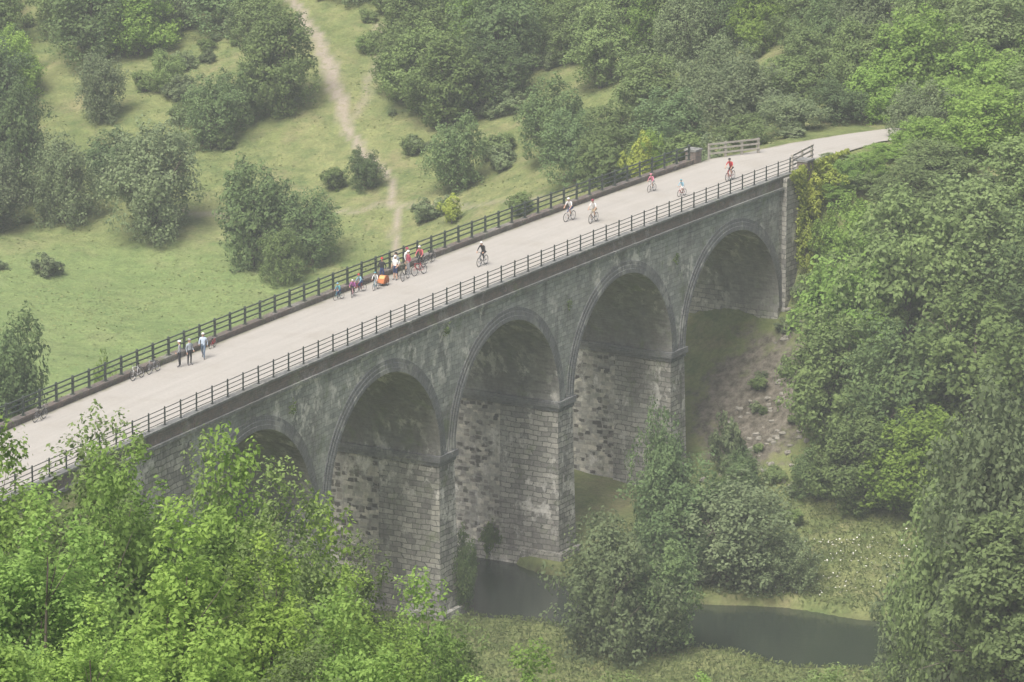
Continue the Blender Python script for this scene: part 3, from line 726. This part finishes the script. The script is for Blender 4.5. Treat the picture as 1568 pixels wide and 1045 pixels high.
def body_geo(pose):
    if pose in cache: return cache[pose]
    p = POSE[pose]; vs = []; es = []; rs = []
    def v(c, r): vs.append(tuple(c)); rs.append(r); return len(vs)-1
    pel = v(p['pel'], (.125, .15)); sp = v(p['sp'], (.11, .135)); ch = v(p['ch'], (.115, .165)); nk = v(p['nk'], .058)
    hd = v(Vector(p['nk']).lerp(Vector(p['hd']), .55), .052)
    es += [(pel, sp), (sp, ch), (ch, nk), (nk, hd)]
    reg = ['top', 'top', 'top', 'skin']
    for k, sg in ((0, 1), (1, -1)):
        hip = v(Vector(p['pel'])+Vector((.02, .09*sg, -.07)), .095); kn = v(p['kn'][k], .062); an = v(p['an'][k], .042); to = v(p['to'][k], .034)
        thm = v(Vector(vs[hip]).lerp(Vector(p['kn'][k]), .45), .082); cf = v(Vector(p['kn'][k]).lerp(Vector(p['an'][k]), .35), .056)
        es += [(pel, hip), (hip, thm), (thm, kn), (kn, cf), (cf, an), (an, to)]; reg += ['leg', 'leg', 'leg', 'shin', 'shin', 'shoe']
        sh = v(Vector(p['ch'])+Vector((.02, .18*sg, .06)), .058); el = v(p['el'][k], .042); wr = v(p['wr'][k], .028)
        es += [(ch, sh), (sh, el), (el, wr)]; reg += ['top', 'top', 'arm']
        pa = v(p['pa'][k], (.035, .02)); es.append((wr, pa)); reg.append('skin')
    V, F = skinned(vs, es, rs)
    R_ = []
    segs = [(Vector(vs[a]), Vector(vs[b_])) for a, b_ in es]
    for f in F:
        c_ = sum((Vector(V[i]) for i in f), Vector())/len(f); best = None
        for (a, b_), g in zip(segs, reg):
            d = b_-a; t_ = max(0, min(1, (c_-a).dot(d)/max(1e-9, d.length_squared))); q_ = (a+d*t_-c_).length
            if best is None or q_ < best[0]: best = (q_, g)
        R_.append(best[1])
    hands = []
    for k, sg in ((0, 1), (1, -1)):
        wr = Vector(p['wr'][k]); pa = Vector(p['pa'][k]); d = (pa-wr).normalized(); side = Vector((0, sg, 0)) if abs(d.y) < .8 else Vector((1, 0, 0))
        if pose == 'ride': side = Vector((0, 1, 0))
        dn = d.cross(side).normalized(); dn = dn if dn.z < 0 or pose != 'ride' else -dn
        inn = Vector((-d.z, 0, d.x)) if pose != 'ride' else side
        for i, ln in enumerate((.07, .08, .076, .06)):
            o_ = pa+inn.normalized()*(i-1.5)*.019
            curl = dn*(.03 if pose == 'ride' else .012)
            hands.append(([o_-d*.02, o_+d*ln*.5, o_+d*ln*.85+curl, o_+d*ln*.8+curl*2], [.01, .009, .008, .007]))
        o_ = pa-d*.04+inn.normalized()*.03
        hands.append(([o_, o_+inn.normalized()*.025+d*.03, o_+inn.normalized()*.02+d*.06+dn*.02], [.012, .0105, .008]))
    cache[pose] = (V, F, R_, hands); return cache[pose]
def person(name, pose, top, legs, hair=HAIR_B, helmet=None, shorts=False, longs=True, pack=None, parent=None):
    V, F, R_, hands = body_geo(pose); p = POSE[pose]
    mats = [cloth(top), cloth(legs), SKIN, SHOE, hair, EYE, LIP, cloth(helmet) if helmet else hair, cloth(pack) if pack else SKIN]
    mp = {'top': 0, 'leg': 1, 'shin': 2 if shorts else 1, 'shoe': 3, 'arm': 0 if longs else 2, 'skin': 2}
    b = MB()
    b.v = list(V); b.f = list(F); b.m = [mp[r] for r in R_]; b.uv = [[(0, 0)]*len(f) for f in F]
    for pts_, rd in hands: b.tube(pts_, rd, 2, 5)
    h = Vector(p['hd'])
    b.ball(h, (.098, .078, .125), 2, 14, 10, lambda d: 1-.12*max(0, -d.z)*(1-.3*d.x))
    b.ball(h+Vector((-.012, 0, .018)), (.103, .086, .122), 4, 14, 10, lambda d: 1.0 if (d.x < .35 or d.z > .55) and d.z > -.75 else .8)
    b.tube([h+Vector((.085, 0, .02)), h+Vector((.118, 0, -.018)), h+Vector((.092, 0, -.03))], [.008, .016, .01], 2, 6)
    for s_ in (-1, 1):
        b.ball(h+Vector((.087, s_*.03, .012)), (.012, .013, .008), 5, 8, 6); b.ball(h+Vector((0, s_*.083, -.01)), (.02, .01, .032), 2, 8, 6)
    b.ball(h+Vector((.085, 0, -.06)), (.012, .026, .008), 6, 8, 6)
    if helmet:
        b.ball(h+Vector((-.01, 0, .055)), (.135, .105, .105), 7, 16, 10, lambda d: 1+.05*math.cos(6*math.atan2(d.y, d.x)) if d.z > -.1 else .9, -.15)
    if pack:
        c0 = Vector(p['ch'])+Vector((-.19, 0, -.06)); b.ball(c0, (.11, .15, .23), 8, 12, 8, lambda d: 1+.1*(abs(d.x*d.y)))
    return b.obj(name, mats, parent, True)
def bicycle(name, frame, parent=None):
    b = MB(); fm = cloth(frame)
    ra, fa = (-.46, 0, .34), (.57, 0, .34); bb = (0, 0, .29); st = (-.17, 0, .78); sd = (-.2, 0, .93); ht = (.4, 0, .86); hb = (.44, 0, .68)
    for c_ in (ra, fa):
        b.torus(c_, .325, .022, 1); b.torus(c_, .297, .011, 2)
        for i in range(14):
            a = math.pi*2*i/14; b.tube([c_, (c_[0]+.3*math.cos(a), 0, c_[2]+.3*math.sin(a))], [.0025, .0025], 2, 3)
        b.tube([(c_[0], -.06, c_[2]), (c_[0], .06, c_[2])], [.018, .018], 2, 6)
    for a, c_, r in ((bb, st, .017), (bb, hb, .02), (st, ht, .016), (ht, hb, .021), (st, sd, .013)):
        b.tube([a, c_], [r, r], 0, 7)
    for s_ in (-.05, .05):
        b.tube([(ra[0], s_, ra[2]), (0, s_*.6, .29)], [.009, .01], 0, 5); b.tube([(ra[0], s_, ra[2]), (st[0], s_*.3, st[2]-.03)], [.008, .009], 0, 5)
        b.tube([(fa[0], s_, fa[2]), (.46, s_, .62), hb], [.01, .013, .015], 0, 5)
    b.tube([ht, (.38, 0, 1.0)], [.014, .014], 2, 6); b.tube([(.36, -.3, 1.03), (.42, -.12, 1.02), (.42, .12, 1.02), (.36, .3, 1.03)], [.014, .012, .012, .014], 1, 6)
    b.tube([(-.33, 0, .945), (-.24, 0, .955), (-.05, 0, .94)], [.07, .06, .018], 1, 8)
    b.tube([(0, -.08, .29), (0, .08, .29)], [.014, .014], 2, 5)
    b.tube([(0, .08, .29), (.09, .09, .42)], [.011, .009], 2, 4); b.tube([(0, -.08, .29), (.01, -.09, .14)], [.011, .009], 2, 4)
    b.box((.1, .14, .43), (.09, .1, .022), 1); b.box((.02, -.14, .13), (.09, .1, .022), 1)
    b.torus((0, -.055, .29), .085, .006, 2, 16, 4)
    return b.obj(name, [fm, TYRE, STEEL], parent, True)
def road_z(s, t): return ROADZ+.03*(1-(t/4)**2)+.003
def at_road(name, s, t, head, scale=1):
    p = P(s, t, road_z(s, t)); return empty(name, p, math.pi/2-th(s)+math.radians(head), scale)
def cyclist(s, t, head, top, legs, frame, helmet=WHITE, scale=1, **k):
    e = at_road('cyclist', s, t, head, scale); person('rider', 'ride', top, legs, helmet=helmet, parent=e, **k); bicycle('bicycle', frame, e)
def stander(s, t, head, pose, top, legs, scale=1, **k):
    e = at_road('person', s, t, head, scale); person('body', pose, top, legs, parent=e, **k)
def parked(s, t, head, frame, scale=1):
    e = at_road('bicycle', s, t, head, scale); o = bicycle('bicycle_frame', frame, e); o.rotation_euler = (math.radians(9), 0, 0)
stander(-26.9, 3.1, 110, 'stand', GREY, BLACK, helmet=WHITE, pack=None); stander(-26.2, 2.8, 250, 'stand', (.3, .34, .38), BLACK, helmet=GREY)
stander(-24.3, 2.9, 200, 'walk', (.42, .5, .6), (.10, .14, .2), helmet=WHITE, pack=NAVY)
parked(-30.8, 3.85, 180, WHITE); parked(-28.9, 3.8, 180, GREY); parked(-42.5, 3.85, 0, BLACK); parked(-21.5, 3.95, 8, RED, .7)
cyclist(-5.6, 3.6, 170, CYAN, NAVY, CYAN, LBLUE, .68); cyclist(-4.4, 3.2, 200, (.35, .1, .3), BLACK, PINK, WHITE, .7); cyclist(-2.9, 3.5, 165, LBLUE, NAVY, RED, RED, .74); cyclist(-1.8, 2.9, 190, WHITE, GREY, LBLUE, CYAN, .72)
stander(.4, 3.7, 200, 'stand', BLACK, NAVY, helmet=RED); stander(1.4, 3.2, 170, 'stand', WHITE, NAVY, helmet=WHITE, shorts=True, longs=False)
stander(2.3, 3.7, 240, 'stand', (.45, .5, .55), BLACK, helmet=BLACK); stander(3.2, 3.2, 150, 'stand', MAROON, GREY, helmet=WHITE)
stander(4.0, 3.8, 260, 'stand', WHITE, KHAKI, helmet=MAROON, shorts=True); cyclist(5.4, 3.5, 185, (.5, .12, .14), BLACK, BLACK, WHITE, .95); parked(7.2, 3.9, 0, BLACK); parked(1.8, 2.6, 190, BLACK); parked(3.6, 2.5, 170, RED)
cyclist(8.3, .1, 182, BLACK, BLACK, GREY, WHITE); cyclist(24.5, 2.1, 178, WHITE, NAVY, WHITE, WHITE, longs=False, shorts=True); cyclist(24.9, .3, 185, WHITE, KHAKI, GREY, MAROON, longs=False, shorts=True)
cyclist(36.8, 2.0, 180, PINK, GREY, WHITE, PINK, .8, shorts=True); cyclist(36.5, -.8, 176, LBLUE, WHITE, RED, CYAN, .74, shorts=True); cyclist(43.6, -1.1, 183, RED, BLACK, RED, BLACK, longs=False, shorts=True)
# orange child trailer
e = at_road('child_bike_trailer', -.5, 3.1, 180, .8)
b = MB(); OR = cloth((.38, .13, .05)); YE = cloth((.4, .34, .14))
prof = [(-.5, .25), (-.55, .55), (-.35, .85), (0, .9), (.3, .62), (.5, .3), (.42, .22)]
rows = [[(x, y, z) for x, z in prof] for y in (-.32, -.3, .3, .32)]
b.grid(rows, 0)
for y in (-.32, .32): b.add([(x, y*1.002, z) for x, z in prof], [tuple(range(len(prof)))], 0)
b.box((0, 0, .24), (.95, .6, .05), 1); b.grid([[(.03, y, .885), (.29, y, .645)] for y in (-.24, .24)], 3)
for y in (-.4, .4):
    b.torus((-.1, y, .25), .23, .02, 1, 20, 5)
    for i in range(8): b.tube([(-.1, y, .25), (-.1+.22*math.cos(i*.785), y, .25+.22*math.sin(i*.785))], [.004, .004], 2, 3)
b.tube([(.4, .2, .28), (.8, .25, .35), (1.1, .1, .4)], [.015]*3, 2, 5)
b.obj('trailer_body', [OR, TYRE, STEEL, YE], e)

# ------------------------------------------------------------------ haze, light, camera
if HAZE:
    hz = bpy.data.materials.new('haze'); hz.use_nodes = True; nt = hz.node_tree; nt.nodes.clear()
    out = nt.nodes.new('ShaderNodeOutputMaterial'); vs_ = nt.nodes.new('ShaderNodeVolumeScatter')
    vs_.inputs['Color'].default_value = (.93, 1, .99, 1); vs_.inputs['Density'].default_value = .00032; vs_.inputs['Anisotropy'].default_value = 0
    nt.links.new(vs_.outputs[0], out.inputs['Volume'])
    b = MB(); b.box((0, 290, 22), (420, 620, 104), 0); b.obj('haze_air', [hz])

w = bpy.data.worlds.new('World'); sc.world = w; w.use_nodes = True; nt = w.node_tree
sky = nt.nodes.new('ShaderNodeTexSky'); sky.sky_type = 'NISHITA'; sky.sun_disc = False
sdir = Vector((-.30, -.55, .95)).normalized()
sky.sun_elevation = math.asin(sdir.z); sky.sun_rotation = math.atan2(sdir.x, sdir.y) % (2*math.pi)
sky.dust_density = 7.0; sky.air_density = 1.0; sky.ozone_density = .3
bg = nt.nodes['Background']; bg.inputs[1].default_value = .15; nt.links.new(sky.outputs[0], bg.inputs[0])
sun = bpy.data.lights.new('sun', 'SUN'); sun.energy = 4.8; sun.angle = math.radians(28); sun.color = (1, .985, .94)
so = bpy.data.objects.new('sun', sun); so.rotation_euler = sdir.to_track_quat('Z', 'Y').to_euler(); so.location = (0, 0, 200); col.objects.link(so)
cam = bpy.data.cameras.new('camera'); cam.lens = 160.7; cam.sensor_width = 36; cam.clip_end = 6000; cam.clip_start = .5
co_ = bpy.data.objects.new('camera', cam); co_.location = (0, 0, 71.6); co_.rotation_euler = (math.pi/2-.24, 0, 0); col.objects.link(co_)
sc.camera = co_
sc.view_settings.view_transform = 'Standard'; sc.view_settings.look = 'None'; sc.view_settings.exposure = 0
